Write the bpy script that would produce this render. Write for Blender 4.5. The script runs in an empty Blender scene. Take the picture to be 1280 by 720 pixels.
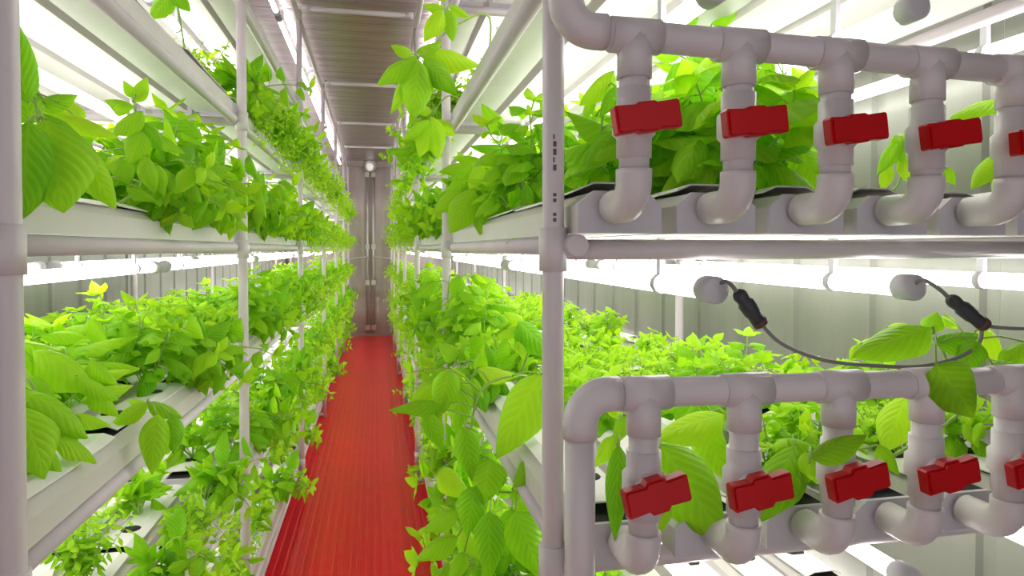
import bpy, math, random
from mathutils import Vector, Matrix, noise
PI = math.pi
scene = bpy.context.scene
col = scene.collection
V = Vector

# ------------------------------------------------------------------ camera
F, PSI, PIT, CAMZ = 830.0, math.atan(170 / 830.0), math.radians(1.2), 1.22
CX, CY = 640.0, 311.0 + 830.0 * math.tan(math.radians(1.2))
cd = bpy.data.cameras.new('camera'); cam = bpy.data.objects.new('camera', cd); col.objects.link(cam)
cam.location = (0, 0, CAMZ); cam.rotation_euler = (PI / 2 - PIT, 0, -PSI)
cd.sensor_width = 36; cd.lens = F / 1280 * 36; cd.shift_y = -(360 - CY) / 1280
cd.clip_start = 0.02; cd.clip_end = 60
scene.camera = cam
FW = V((math.sin(PSI) * math.cos(PIT), math.cos(PSI) * math.cos(PIT), -math.sin(PIT)))
RT = V((math.cos(PSI), -math.sin(PSI), 0))
UP = V((math.sin(PSI) * math.sin(PIT), math.cos(PSI) * math.sin(PIT), math.cos(PIT)))
EYE = V((0, 0, CAMZ))
def at(px, py, y):
    """the point of the place seen at a pixel, y metres down the aisle"""
    d = FW + RT * ((px - CX) / F) + UP * ((CY - py) / F)
    return EYE + d * (y / d.y)

# ------------------------------------------------------------------ materials
def mat(name, base, rough=0.5, metal=0.0, spec=0.5, noise_amt=0.0, noise_scale=8.0, bump=0.0, bump_scale=40.0, col2=None, stretch=None):
    m = bpy.data.materials.new(name); m.use_nodes = True
    nt = m.node_tree; b = nt.nodes['Principled BSDF']
    b.inputs['Base Color'].default_value = (*base, 1); b.inputs['Roughness'].default_value = rough
    b.inputs['Metallic'].default_value = metal; b.inputs['Specular IOR Level'].default_value = spec
    tc = nt.nodes.new('ShaderNodeTexCoord'); mp = nt.nodes.new('ShaderNodeMapping')
    nt.links.new(tc.outputs['Object'], mp.inputs['Vector'])
    if stretch: mp.inputs['Scale'].default_value = stretch
    if col2 is not None:
        n = nt.nodes.new('ShaderNodeTexNoise'); n.inputs['Scale'].default_value = noise_scale; n.inputs['Detail'].default_value = 5
        nt.links.new(mp.outputs[0], n.inputs['Vector'])
        r = nt.nodes.new('ShaderNodeValToRGB'); r.color_ramp.elements[0].position = 0.5 - noise_amt; r.color_ramp.elements[1].position = 0.5 + noise_amt
        r.color_ramp.elements[0].color = (*base, 1); r.color_ramp.elements[1].color = (*col2, 1)
        nt.links.new(n.outputs['Fac'], r.inputs['Fac']); nt.links.new(r.outputs['Color'], b.inputs['Base Color'])
    if bump:
        n2 = nt.nodes.new('ShaderNodeTexNoise'); n2.inputs['Scale'].default_value = bump_scale; n2.inputs['Detail'].default_value = 3
        nt.links.new(mp.outputs[0], n2.inputs['Vector'])
        bp = nt.nodes.new('ShaderNodeBump'); bp.inputs['Strength'].default_value = bump; bp.inputs['Distance'].default_value = 0.01
        nt.links.new(n2.outputs['Fac'], bp.inputs['Height']); nt.links.new(bp.outputs[0], b.inputs['Normal'])
    return m
def emit(name, c, s):
    m = bpy.data.materials.new(name); m.use_nodes = True; nt = m.node_tree
    b = nt.nodes['Principled BSDF']; b.inputs['Base Color'].default_value = (.9, .9, .9, 1)
    b.inputs['Emission Color'].default_value = (*c, 1); b.inputs['Emission Strength'].default_value = s
    return m
M = {}
M['pvc'] = mat('white_pvc', (.70, .64, .66), .38, col2=(.64, .58, .60), noise_amt=.2, noise_scale=6, bump=.04, bump_scale=30)
M['channel'] = mat('channel_plastic', (.60, .57, .55), .45, col2=(.52, .49, .45), noise_amt=.25, noise_scale=5, bump=.05, bump_scale=14)
M['lid'] = mat('lid_plastic', (.82, .80, .79), .5, col2=(.74, .72, .68), noise_amt=.25, noise_scale=7, bump=.05, bump_scale=14)
M['endcap'] = mat('grey_endcap', (.60, .58, .62), .5, col2=(.54, .52, .56), noise_amt=.2, noise_scale=9)
M['red'] = mat('red_handle', (.56, .002, .007), .36, spec=.3, col2=(.48, .0015, .005), noise_amt=.2, noise_scale=20)
M['steel'] = mat('steel_screw', (.6, .6, .6), .3, metal=1)
M['black'] = mat('black_rubber', (.035, .035, .042), .5, bump=.1, bump_scale=60)
M['brown'] = mat('brown_seal', (.10, .035, .03), .5)
M['cable'] = mat('grey_cable', (.22, .20, .20), .5)
M['ink'] = mat('black_ink', (.12, .10, .11), .7)
M['hole_shade'] = mat('painted_hole_shade', (.02, .02, .02), .9)  # near-black paint standing in for the shade inside hollows
M['floor_red'] = mat('red_floor_paint', (.93, .005, .024), .30, spec=.3, col2=(.82, .004, .018), noise_amt=.2, noise_scale=3, bump=.25, bump_scale=26, stretch=(1, .25, 1))
M['floor_grey'] = mat('grey_floor', (.42, .38, .37), .5, col2=(.25, .22, .21), noise_amt=.2, noise_scale=6)
M['ceil'] = mat('ceiling_steel', (.42, .34, .34), .3, metal=.6, col2=(.31, .25, .25), noise_amt=.25, noise_scale=3, bump=.5, bump_scale=7, stretch=(1, 3, 1))
M['wall'] = mat('wall_panel', (.21, .21, .175), .36, metal=.2, col2=(.135, .145, .11), noise_amt=.3, noise_scale=3, bump=.15, bump_scale=9, stretch=(1, 2.2, .5))
M['door'] = mat('door_steel', (.50, .43, .43), .36, metal=.6, col2=(.38, .31, .31), noise_amt=.25, noise_scale=3, bump=.25, bump_scale=8, stretch=(3, 1, .6))
M['rod'] = mat('locking_rod', (.62, .58, .58), .3, metal=.7)
M['tube'] = emit('tube_light', (1.0, .97, .965), 5.6)
M['lamp'] = emit('lamp_glow', (1.0, .95, .9), .25)
M['soil'] = mat('grow_plug', (.06, .045, .03), .9)

def leaf_mat(name, young, old, trans, rough=.42):
    m = bpy.data.materials.new(name); m.use_nodes = True; nt = m.node_tree; N = nt.nodes; K = nt.links
    b = N['Principled BSDF']; out = N['Material Output']
    at_ = N.new('ShaderNodeAttribute'); at_.attribute_name = 'tint'
    uv = N.new('ShaderNodeUVMap'); sx = N.new('ShaderNodeSeparateXYZ'); K.new(uv.outputs[0], sx.inputs[0])
    def math_(op, a, b_=None):
        n = N.new('ShaderNodeMath'); n.operation = op
        for i, q in enumerate((a, b_)):
            if q is None: continue
            if isinstance(q, (int, float)): n.inputs[i].default_value = q
            else: K.new(q, n.inputs[i])
        return n.outputs[0]
    x = math_('MULTIPLY', math_('ABSOLUTE', math_('SUBTRACT', sx.outputs[0], .5)), 2.0)
    ph = math_('SUBTRACT', math_('MULTIPLY', sx.outputs[1], 50.0), math_('MULTIPLY', x, 20.0))
    vein = math_('POWER', math_('MULTIPLY', math_('ADD', math_('SINE', ph), 1.0), .5), .5)     # 0 in a vein, 1 on a bulge
    mid = math_('SMOOTH_MIN', math_('MULTIPLY', x, 12.0), 1.0)
    h = math_('MULTIPLY', vein, mid)
    r = N.new('ShaderNodeMixRGB'); r.inputs[1].default_value = (*old, 1); r.inputs[2].default_value = (*young, 1)
    nz = N.new('ShaderNodeTexNoise'); nz.inputs['Scale'].default_value = 18
    tc = N.new('ShaderNodeTexCoord'); K.new(tc.outputs['Object'], nz.inputs['Vector'])
    t = math_('ADD', at_.outputs['Fac'], math_('MULTIPLY', math_('SUBTRACT', nz.outputs['Fac'], .5), .35))
    K.new(t, r.inputs[0]); r.use_clamp = True
    v2 = N.new('ShaderNodeMixRGB'); v2.inputs[1].default_value = (min(1, young[0] * 1.25), min(1, young[1] * 1.1), young[2] * 1.6, 1)
    K.new(r.outputs[0], v2.inputs[2]); K.new(math_('ADD', .8, math_('MULTIPLY', h, .2)), v2.inputs[0])
    K.new(v2.outputs[0], b.inputs['Base Color'])
    b.inputs['Roughness'].default_value = rough; b.inputs['Specular IOR Level'].default_value = .22
    bp = N.new('ShaderNodeBump'); bp.inputs['Strength'].default_value = .35; bp.inputs['Distance'].default_value = .004
    K.new(h, bp.inputs['Height']); K.new(bp.outputs[0], b.inputs['Normal'])
    tr = N.new('ShaderNodeBsdfTranslucent'); g = N.new('ShaderNodeMixRGB'); g.blend_type = 'MULTIPLY'; g.inputs[0].default_value = 1
    K.new(v2.outputs[0], g.inputs[1]); g.inputs[2].default_value = (1.12, 1.10, .6, 1); K.new(g.outputs[0], tr.inputs['Color'])
    mx = N.new('ShaderNodeMixShader'); mx.inputs[0].default_value = trans
    K.new(b.outputs[0], mx.inputs[1]); K.new(tr.outputs[0], mx.inputs[2]); K.new(mx.outputs[0], out.inputs['Surface'])
    return m
M['leaf'] = leaf_mat('basil_leaf', (.52, .84, .030), (.12, .48, .006), .5)
M['herb'] = leaf_mat('herb_leaf', (.56, .85, .05), (.26, .62, .015), .5)
M['stem'] = mat('green_stem', (.34, .52, .10), .5, col2=(.26, .42, .06), noise_amt=.2, noise_scale=30)

# ------------------------------------------------------------------ mesh builder
class MB:
    def __init__(s): s.v = []; s.f = []; s.m = []; s.uv = {}; s.tint = []; s.sm = []
    def add(s, vs, fs, mi=0, smooth=True):
        b = len(s.v); s.v += [tuple(p) for p in vs]
        for f in fs: s.f.append(tuple(b + i for i in f)); s.m.append(mi); s.sm.append(smooth)
    def box(s, lo, hi, mi=0):
        (a, b, c), (d, e, f) = lo, hi
        s.add([(a, b, c), (d, b, c), (d, e, c), (a, e, c), (a, b, f), (d, b, f), (d, e, f), (a, e, f)],
              [(0, 3, 2, 1), (4, 5, 6, 7), (0, 1, 5, 4), (1, 2, 6, 5), (2, 3, 7, 6), (3, 0, 4, 7)], mi, False)
    def sweep(s, pts, rad, n=10, mi=0, caps=True):
        """a round tube along points; rad is one radius or one per point"""
        pts = [V(p) for p in pts]; k = len(pts)
        if not hasattr(rad, '__len__'): rad = [rad] * k
        ts = []
        for i in range(k):
            d = pts[min(i + 1, k - 1)] - pts[max(i - 1, 0)]
            if d.length < 1e-9: d = ts[-1] if ts else V((0, 0, 1))
            ts.append(d.normalized())
        a = V((0, 0, 1)) if abs(ts[0].z) < .9 else V((1, 0, 0))
        u = (a - ts[0] * a.dot(ts[0])).normalized(); vs = []; fs = []
        for i in range(k):
            u = u - ts[i] * u.dot(ts[i])
            u = u.normalized() if u.length > 1e-6 else ts[i].orthogonal().normalized()
            w = ts[i].cross(u)
            for j in range(n):
                q = 2 * PI * j / n
                vs.append(pts[i] + (u * math.cos(q) + w * math.sin(q)) * rad[i])
        for i in range(k - 1):
            for j in range(n):
                j2 = (j + 1) % n
                fs.append((i * n + j, i * n + j2, (i + 1) * n + j2, (i + 1) * n + j))
        s.add(vs, fs, mi, True)
        if caps:
            b = len(s.v) - k * n
            s.f.append(tuple(b + j for j in range(n - 1, -1, -1))); s.m.append(mi); s.sm.append(False)
            s.f.append(tuple(b + (k - 1) * n + j for j in range(n))); s.m.append(mi); s.sm.append(False)
    def lathe(s, a, b, prof, n=14, mi=0):
        """a profile [(t, r)] turned about the axis a-b; repeated t makes a step"""
        a, b = V(a), V(b); d = b - a; ax = d.normalized(); u = ax.orthogonal().normalized(); w = ax.cross(u); k = len(prof)
        vs = []; fs = []
        for t, r in prof:
            for j in range(n):
                q = 2 * PI * j / n; vs.append(a + d * t + (u * math.cos(q) + w * math.sin(q)) * r)
        for i in range(k - 1):
            for j in range(n): fs.append((i * n + j, i * n + (j + 1) % n, (i + 1) * n + (j + 1) % n, (i + 1) * n + j))
        fs.append(tuple(range(n - 1, -1, -1))); fs.append(tuple((k - 1) * n + j for j in range(n)))
        s.add(vs, fs, mi, True)
    def prism(s, outline, org, ex, ey, ez, depth, mi=0, smooth=False):
        """outline [(x, y)] in the plane ex-ey at org, extruded along ez"""
        org, ex, ey, ez = V(org), V(ex), V(ey), V(ez); n = len(outline)
        vs = [org + ex * x + ey * y for x, y in outline] + [org + ex * x + ey * y + ez * depth for x, y in outline]
        s.add(vs, [tuple(range(n - 1, -1, -1)), tuple(range(n, 2 * n))] + [(i, (i + 1) % n, n + (i + 1) % n, n + i) for i in range(n)], mi, smooth)
    def leaf(s, base, d, nrm, L, W, droop=.7, cup=.35, tint=.5, nu=3, nv=7, mi=0, fold=.25, wave=.03, ph=0.0):
        t = V(d).normalized(); n = V(nrm); n = n - t * n.dot(t)
        n = n.normalized() if n.length > 1e-5 else t.orthogonal().normalized()
        sd = t.cross(n); c = V(base); b0 = len(s.v)
        for j in range(nv + 1):
            v = j / nv; a = -droop * v
            tj = t * math.cos(a) + n * math.sin(a); nj = n * math.cos(a) - t * math.sin(a)
            if j: c = c + tj * (L / nv)
            sh = max(0.0, math.sin(PI * v ** .78)) ** .78 * (1.0 - .22 * v)
            if j == 0: sh = .05
            if j == nv: sh = .015
            w = W * .56 * sh
            for i in range(-nu, nu + 1):
                u = i / nu; au = abs(u)
                p = c + sd * (u * w * math.cos(cup * au)) + nj * (w * (fold * au - cup * au * au * 1.3) + wave * L * math.sin(v * 9 + ph + (2.1 if u > 0 else 0)) * au * au)
                s.v.append(tuple(p)); s.uv[len(s.v) - 1] = (u * .5 + .5, v); s.tint.append((len(s.v) - 1, tint))
        k = 2 * nu + 1
        for j in range(nv):
            for i in range(k - 1):
                a = b0 + j * k + i
                s.f.append((a, a + 1, a + k + 1, a + k)); s.m.append(mi); s.sm.append(True)
    def mesh(s, name, mats):
        me = bpy.data.meshes.new(name); me.from_pydata(s.v, [], s.f)
        for m in (mats if isinstance(mats, (list, tuple)) else [mats]): me.materials.append(m)
        me.polygons.foreach_set('material_index', s.m); me.polygons.foreach_set('use_smooth', s.sm)
        if s.uv:
            ul = me.uv_layers.new(name='UVMap'); li = [0] * len(me.loops); me.loops.foreach_get('vertex_index', li)
            flat = []
            for i in li: flat += s.uv.get(i, (.5, .5))
            ul.data.foreach_set('uv', flat)
            at_ = me.attributes.new('tint', 'FLOAT', 'POINT'); vals = [.4] * len(s.v)
            for i, q in s.tint: vals[i] = q
            at_.data.foreach_set('value', vals)
        me.update(); return me
    def build(s, name, mats, parent=None):
        return link(name, s.mesh(name, mats), parent)
def link(name, data, parent=None, loc=None, rot=None):
    o = bpy.data.objects.new(name, data); col.objects.link(o)
    if parent is not None: o.parent = parent
    if loc is not None: o.location = loc
    if rot is not None: o.rotation_euler = rot
    return o
def tag(o, label=None, cat=None, group=None, kind=None):
    if label: o['label'] = label
    if cat: o['category'] = cat
    if group: o['group'] = group
    if kind: o['kind'] = kind
    return o
def thing(name, label, cat, loc=(0, 0, 0), group=None, rot=None):
    return tag(link(name, None, None, loc, rot), label, cat, group)
def copy_tree(o, kids, loc, rot=None):
    r = o.copy(); col.objects.link(r); r.location = loc
    if rot is not None: r.rotation_euler = rot
    for ch in kids.get(o.name, []):
        c = ch.copy(); col.objects.link(c); c.parent = r
        for g in kids.get(ch.name, []):
            d = g.copy(); col.objects.link(d); d.parent = c
    return r
KIDS = {}
def part(name, mb, mats, parent):
    o = mb.build(name, mats, parent); KIDS.setdefault(parent.name, []).append(o); return o
ORD = ['first', 'second', 'third', 'fourth', 'fifth', 'sixth', 'seventh', 'eighth', 'ninth', 'tenth', 'eleventh', 'twelfth', 'thirteenth', 'fourteenth', 'fifteenth', 'sixteenth', 'seventeenth', 'eighteenth']

# ------------------------------------------------------------------ dimensions (metres; the floor is z = 0)
XL, XR, ZC, YF, YN = -1.19, 1.02, 2.44, 9.5, -0.6
POST_Y = [.77, 2.0, 3.46, 4.97, 6.5, 8.0, 9.35]
PXL, PXR = -.37, .208              # aisle posts
BXL, BXR = -1.13, .965             # posts against the walls
TIER = [.157, .517, .877, 1.237, 1.597, 1.957]          # underside of the channels
TZ = {'L': TIER, 'R': [z - (.022 if i == 2 else 0) for i, z in enumerate(TIER)]}
SHELF = ['floor-level', 'knee-high', 'waist-high', 'chest-high', 'overhead', 'topmost']
CHL = [-.437 - .12 * k for k in range(6)]
CHR = [.274 + .12 * k for k in range(6)]
RACK = {'L': 'valveless rack', 'R': 'valve rack'}

# ------------------------------------------------------------------ the room
def struct(o): o['kind'] = 'structure'; return o
# floor: ribbed planks running down the aisle, painted red between the racks
mb = MB(); xs = []; x = XL
pitch = .034; k = 0
prof = []
while x < XR:
    for dx, z in ((0, 0), (.003, .0009), (.022, .0009), (.025, 0), (.029, -.0002)):
        if x + dx < XR: prof.append((x + dx, z))
    x += pitch
prof.append((XR, 0))
ys = [YN + (YF - YN) * i / 30 for i in range(31)]
for y in ys: mb.v += [(px, y, pz) for px, pz in prof]
n = len(prof)
for j in range(30):
    for i in range(n - 1):
        xm = (prof[i][0] + prof[i + 1][0]) / 2
        mb.f.append((j * n + i, j * n + i + 1, (j + 1) * n + i + 1, (j + 1) * n + i)); mb.m.append(0 if -.445 < xm < .262 else 1); mb.sm.append(False)
struct(mb.build('floor', [M['floor_red'], M['floor_grey']]))
# ceiling: corrugated steel sheets, ribs running across
mb = MB(); prof = []; y = YN
while y < YF:
    for dy, z in ((0, 0), (.03, 0), (.045, .0016), (.105, .0016), (.12, 0)):
        prof.append((y + dy, ZC + z))
    y += .15
n = len(prof)
for x in (XL, -.66, -.08, .5, XR): mb.v += [(x, py, pz) for py, pz in prof]
for j in range(4):
    for i in range(n - 1): mb.f.append((j * n + i, j * n + i + 1, (j + 1) * n + i + 1, (j + 1) * n + i)); mb.m.append(0); mb.sm.append(False)
struct(mb.build('ceiling', M['ceil']))
# side walls: shallow wide-ribbed panels
for side, x0, sg in (('left', XL, 1), ('right', XR, -1)):
    mb = MB(); prof = []; y = YN
    while y < YF + .1:
        for dy, q in ((0, 0), (.22, 0), (.228, .008), (.252, .008), (.26, 0)): prof.append((y + dy, x0 - sg * q))
        y += .26
    n = len(prof)
    for z in (0, .6, 1.2, 1.8, ZC + .02): mb.v += [(px, py, z) for py, px in prof]
    for j in range(4):
        for i in range(n - 1): mb.f.append((j * n + i, j * n + i + 1, (j + 1) * n + i + 1, (j + 1) * n + i)); mb.m.append(0); mb.sm.append(False)
    struct(mb.build('wall_' + side, M['wall']))
    mb = MB(); mb.box((min(x0, x0 + sg * .012), YN, .004), (max(x0, x0 + sg * .012), YF, .09)); struct(mb.build('baseboard_' + side, M['wall']))
mb = MB(); mb.box((XL, YF + .06, 0), (XR, YF + .1, ZC + .02)); struct(mb.build('wall_back', M['door']))
# the double doors at the end of the aisle
def slot_outline(w, h, r=8):
    o = []
    for k in range(r + 1): a = PI * k / r; o.append((w / 2 * math.cos(a), h / 2 - w / 2 + w / 2 * math.sin(a)))
    for k in range(r + 1): a = PI + PI * k / r; o.append((w / 2 * math.cos(a), -h / 2 + w / 2 + w / 2 * math.sin(a)))
    return o
XM = -.075
for nm, xa, xb in (('door_1', XL + .05, XM - .006), ('door_2', XM + .006, XR - .05)):
    mb = MB(); mb.box((xa, YF + .0, .03), (xb, YF + .05, 2.36))
    w = xb - xa; sgn = 1 if nm == 'door_1' else -1; edge = xb if sgn > 0 else xa
    for q in (.10, .26, .42, .58, .74, .90):
        cx = edge - sgn * q
        if xa + .06 < cx < xb - .06:
            for zc, hh in ((1.19, 2.1),):
                mb.prism(slot_outline(.085, hh), (cx, YF, zc), (1, 0, 0), (0, 0, 1), (0, -1, 0), .018)
                mb.prism(slot_outline(.045, hh - .06), (cx, YF - .018, zc), (1, 0, 0), (0, 0, 1), (0, -1, 0), .010)
    d = struct(mb.build(nm, M['door']))
    mb = MB(); cx = edge - sgn * .035
    mb.sweep([(cx, YF - .03, .05), (cx, YF - .03, 2.34)], .014, 10); part('locking_bar', mb, M['rod'], d)
    mb = MB()
    for z in (.12, .75, 1.25, 2.25): mb.box((cx - .03, YF - .05, z - .035), (cx + .03, YF, z + .035))
    part('bar_bracket', mb, M['rod'], d)
    mb = MB(); mb.sweep([(cx, YF - .05, 1.1), (cx - sgn * .05, YF - .07, 1.1), (cx - sgn * .25, YF - .07, 1.08)], .011, 8); part('door_handle', mb, M['rod'], d)
mb = MB(); mb.box((XL, YF - .02, 2.36), (XR, YF + .06, ZC)); struct(mb.build('trim_1', M['door']))
mb = MB(); mb.box((XL, YF - .03, .0), (XR, YF + .06, .035)); struct(mb.build('trim_2', M['door']))
# little bulkhead lamp above the seam of the doors
t = thing('bulkhead_lamp', 'small round white lamp fixed above the seam of the steel double doors', 'lamp', (XM, YF - .02, 2.37))
mb = MB(); mb.lathe((0, 0, 0), (0, -.05, 0), [(0, .085), (.8, .085), (1, .07)], 18); part('lamp_base', mb, M['pvc'], t)
mb = MB(); mb.lathe((0, -.05, -.01), (0, -.13, -.045), [(0, .050), (.5, .046), (.85, .03), (1, .01)], 18); part('lamp_globe', mb, M['lamp'], t)

# ------------------------------------------------------------------ racks of white pipe
PR = .0133
def fitting(mb, p, ax, r=PR * 1.28, h=.026): 
    p = V(p); ax = V(ax); mb.lathe(p - ax * h, p + ax * h, [(0, PR), (0, r), (1, r), (1, PR)], 12)
def make_rack(side):
    px, bx = (PXL, BXL) if side == 'L' else (PXR, BXR)
    sg = -1 if side == 'L' else 1; TIER = TZ[side]
    lab = 'tall white pipe rack whose pipes carry red-handled valves' if side == 'R' else 'tall white pipe rack standing across the aisle from the red valves'
    t = thing('plant_rack', lab, 'rack', (px, 0, 0))
    for i, y in enumerate(POST_Y):
        for x in (px, bx):
            mb = MB(); mb.sweep([(x - px, y, .0), (x - px, y, 1.2), (x - px, y, 2.402)], PR, 14)
            for tz in TIER:
                fitting(mb, (x - px, y, tz - .018), (0, 0, 1))
            o = part('post', mb, M['pvc'], t)
            if side == 'R' and i == 0 and x == px:
                ink = MB(); rng = random.Random(4)                # faint printed marks running up the pipe, in small dashes
                for z0, z1 in ((1.252, 1.292), (1.312, 1.351)):
                    z = z0
                    while z < z1:
                        h = rng.uniform(.003, .008); a = -PI / 2 - .10
                        for da in (-.10, .05):
                            if rng.random() < .75:
                                cxx, cyy = (PR + .0002) * math.cos(a + da), y + (PR + .0002) * math.sin(a + da)
                                ink.box((cxx - .0009, cyy - .0004, z), (cxx + .0009, cyy + .0004, z + h))
                        z += h + .0025
                g = ink.build('print_marks', M['ink'], o)
        for tz in TIER:
            mb = MB(); mb.sweep([(0, y, tz - .018), (bx - px, y, tz - .018)], PR * .93, 12); part('cross_bar', mb, M['pvc'], t)
    for tz in TIER:
        for x in (px - sg * 0 + sg * .022, bx - sg * .024):
            mb = MB(); mb.sweep([(x - px, POST_Y[0] - .03, tz - .013 + 0), (x - px, POST_Y[-1], tz - .013)], PR * .98, 12); part('shelf_rail', mb, M['pvc'], t)
    # base pipe on the floor and the little stubs that tie it to the posts
    mb = MB(); xo = sg * .05
    mb.sweep([(xo, POST_Y[0], .02), (xo, POST_Y[-1], .02)], PR, 12); part('base_rail', mb, M['pvc'], t)
    for y in POST_Y:
        mb = MB(); mb.sweep([(0, y, .02), (xo, y, .02)], PR, 10); part('foot_stub', mb, M['pvc'], t)
    mb = MB(); mb.sweep([(0, POST_Y[0], 2.36), (0, POST_Y[-1], 2.36)], PR, 12); part('top_rail', mb, M['pvc'], t)
    return t
make_rack('L'); make_rack('R')
for i, y in enumerate(POST_Y[:-1]):
    t = thing('tie_bar', f'white pipe spanning the aisle just under the ceiling at the {ORD[i]} pair of posts', 'pipe', (PXL, y, 2.385), 'white pipes across the aisle under the ceiling')
    w = PXR - PXL
    mb = MB(); mb.sweep([(PR + .001, 0, .028), (w - PR - .001, 0, .028)], PR, 12); part('pipe', mb, M['pvc'], t)
    mb = MB(); mb.lathe((PR + .002, 0, .028), (.05, 0, .028), [(0, PR), (0, PR * 1.3), (1, PR * 1.3), (1, PR)], 12); part('coupling', mb, M['pvc'], t)
    mb = MB(); mb.lathe((w - PR - .002, 0, .028), (w - .05, 0, .028), [(0, PR), (0, PR * 1.3), (1, PR * 1.3), (1, PR)], 12); part('coupling', mb, M['pvc'], t)

# ------------------------------------------------------------------ channels: one per row per bay, lids in loose pieces
CW, CH, CC = .098, .050, .018
HEXO = [(-CW / 2, 0), (CW / 2, 0), (CW / 2, CH - CC), (CW / 2 - CC, CH - .003), (-CW / 2 + CC, CH - .003), (-CW / 2, CH - CC)]
def make_channel(length, seed, y0=None):
    rng = random.Random(seed)
    t = link('grow_channel', None)
    mb = MB(); mb.prism(HEXO, (0, .004, 0), (1, 0, 0), (0, 0, 1), (0, 1, 0), length - .008)
    mb.m[2 + 3] = 1; part('channel_body', mb, [M['channel'], M['hole_shade']], t)      # flat top face painted near-black for the shade inside a trough
    for y in (0, length - .006):
        mb = MB(); mb.prism([(x * 1.03, z * 1.02) for x, z in HEXO], (0, y, 0), (1, 0, 0), (0, 0, 1), (0, 1, 0), .006); part('end_cap', mb, M['endcap'], t)
    n = max(2, round(length / .45)); y = .02; seg = (length - .04) / n
    for i in range(n):
        mb = MB(); a = y + i * seg + rng.uniform(.004, .014); b = y + (i + 1) * seg - rng.uniform(.004, .014)
        lift = rng.uniform(.002, .010) if i or y0 is None else rng.uniform(.003, .013); lift2 = rng.uniform(.0, .006); sk = rng.uniform(-.006, .006)
        w = CW / 2 - .011; rows = 6; vs = []
        for j in range(rows + 1):
            q = j / rows; yy = a + (b - a) * q; up = CH + .001 + lift * (1 - q) ** 2 + lift2 * q ** 3
            vs += [(-w + sk, yy, up - .004), (-w * .55 + sk, yy, up + .003), (w * .55 + sk, yy, up + .003), (w + sk, yy, up - .004),
                   (w + sk, yy, up - .006), (w * .55 + sk, yy, up + .001), (-w * .55 + sk, yy, up + .001), (-w + sk, yy, up - .006)]
        fs = []
        for j in range(rows):
            for k in range(8): fs.append((j * 8 + k, (j + 1) * 8 + k, (j + 1) * 8 + (k + 1) % 8, j * 8 + (k + 1) % 8))
        fs += [tuple(range(8)), tuple(rows * 8 + k for k in range(7, -1, -1))]
        mb.add(vs, fs, 0, False)
        for q in (.25, .75):
            yy = a + (b - a) * q
            mb.lathe((sk, yy, CH + .0035 + lift * (1 - q) ** 2), (sk, yy, CH + .0046 + lift * (1 - q) ** 2), [(0, .021), (1, .021)], 12, 1)  # solid discs on the lid, painted with the shade of planting holes
        part('lid', mb, [M['lid'], M['hole_shade']], t)
    return t
BAY = []
for i in range(6): BAY.append((POST_Y[i] + (.022 if i else -.05), POST_Y[i + 1] - .022))
protos = {}
for i in range(6):
    for v in range(4 if i == 0 else 2): protos[(i, v)] = make_channel(BAY[i][1] - BAY[i][0], i * 10 + v, 0 if i == 0 else None)
used = set()
ROW = ['aisle-edge', 'second', 'third', 'fourth', 'fifth', 'wall-side']
rng = random.Random(3)
def place(o, kids, used, loc, rot=(0, 0, 0)):
    if o.name not in used:
        used.add(o.name); o.location = loc; o.rotation_euler = rot; return o
    return copy_tree(o, kids, loc, rot)
for side in 'LR':
    for ti, tz in enumerate(TZ[side]):
        for b in range(6):
            rows = {0: 6, 1: 6, 2: 5, 3: 3, 4: 2, 5: 2}[b]
            if ti in (0, 5): rows = min(rows, 4)
            for r in range(rows):
                x = (CHL if side == 'L' else CHR)[r]
                o = place(protos[(b, rng.randrange(4 if b == 0 else 2))], KIDS, used, (x, BAY[b][0], tz + .001))
                tag(o, f'white channel, {ROW[r]} row, {SHELF[ti]} shelf, {ORD[b]} bay from near end, {RACK[side]}', 'channel', f'white channels on the {SHELF[ti]} shelf of the {RACK[side]}')

# ------------------------------------------------------------------ light tubes under the shelves
def make_tube(length):
    t = link('light_tube', None)
    mb = MB(); mb.sweep([(0, .03, 0), (0, length - .03, 0)], .0125, 8, caps=False); part('diffuser', mb, M['tube'], t)
    for a, b in ((0, .032), (length, length - .032)):
        mb = MB(); mb.lathe((0, a, 0), (0, b, 0), [(0, .0125), (.06, .0172), (.85, .0172), (1, .0135)], 16); part('tube_cap', mb, M['endcap'], t)
    for y in (.16, length - .16):
        mb = MB(); mb.lathe((0, y - .006, 0), (0, y + .006, 0), [(0, .0128), (0, .0145), (1, .0145), (1, .0128)], 10)
        mb.box((-.004, y - .006, .012), (.004, y + .006, .0655)); part('tube_clip', mb, M['endcap'], t)
    return t
tprot = {i: make_tube(BAY[i][1] - BAY[i][0] - .02) for i in range(6)}; used2 = set()
TUBEX = {'L': [-.59, -.87], 'R': [.40, .68, .95]}
TWORD = {'L': ['aisle', 'wall'], 'R': ['aisle', 'middle', 'wall']}
for side in 'LR':
    for ti in range(1, 6):
        for b in range(6):
            for q, x in enumerate(TUBEX[side]):
                if b > 2 and q == 2: continue
                o = place(tprot[b], KIDS, used2, (x, BAY[b][0] + .01, TZ[side][ti] - .067))
                tag(o, f'lit tube, {TWORD[side][q]} side, under the {SHELF[ti]} shelf, {ORD[b]} bay from near end, {RACK[side]}', 'light', f'light tubes under the shelves of the {RACK[side]}')

for side, x in (('L', -.47), ('R', .31)):  # ceiling tubes added to brighten the aisle, walls and ceiling
    for b in range(6):
        o = copy_tree(tprot[b], KIDS, (x, BAY[b][0] + .01, 2.372))
        tag(o, f'added lit tube just under the ceiling, {ORD[b]} bay from near end, {RACK[side]}', 'light', f'added light tubes under the ceiling of the {RACK[side]}')

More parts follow.
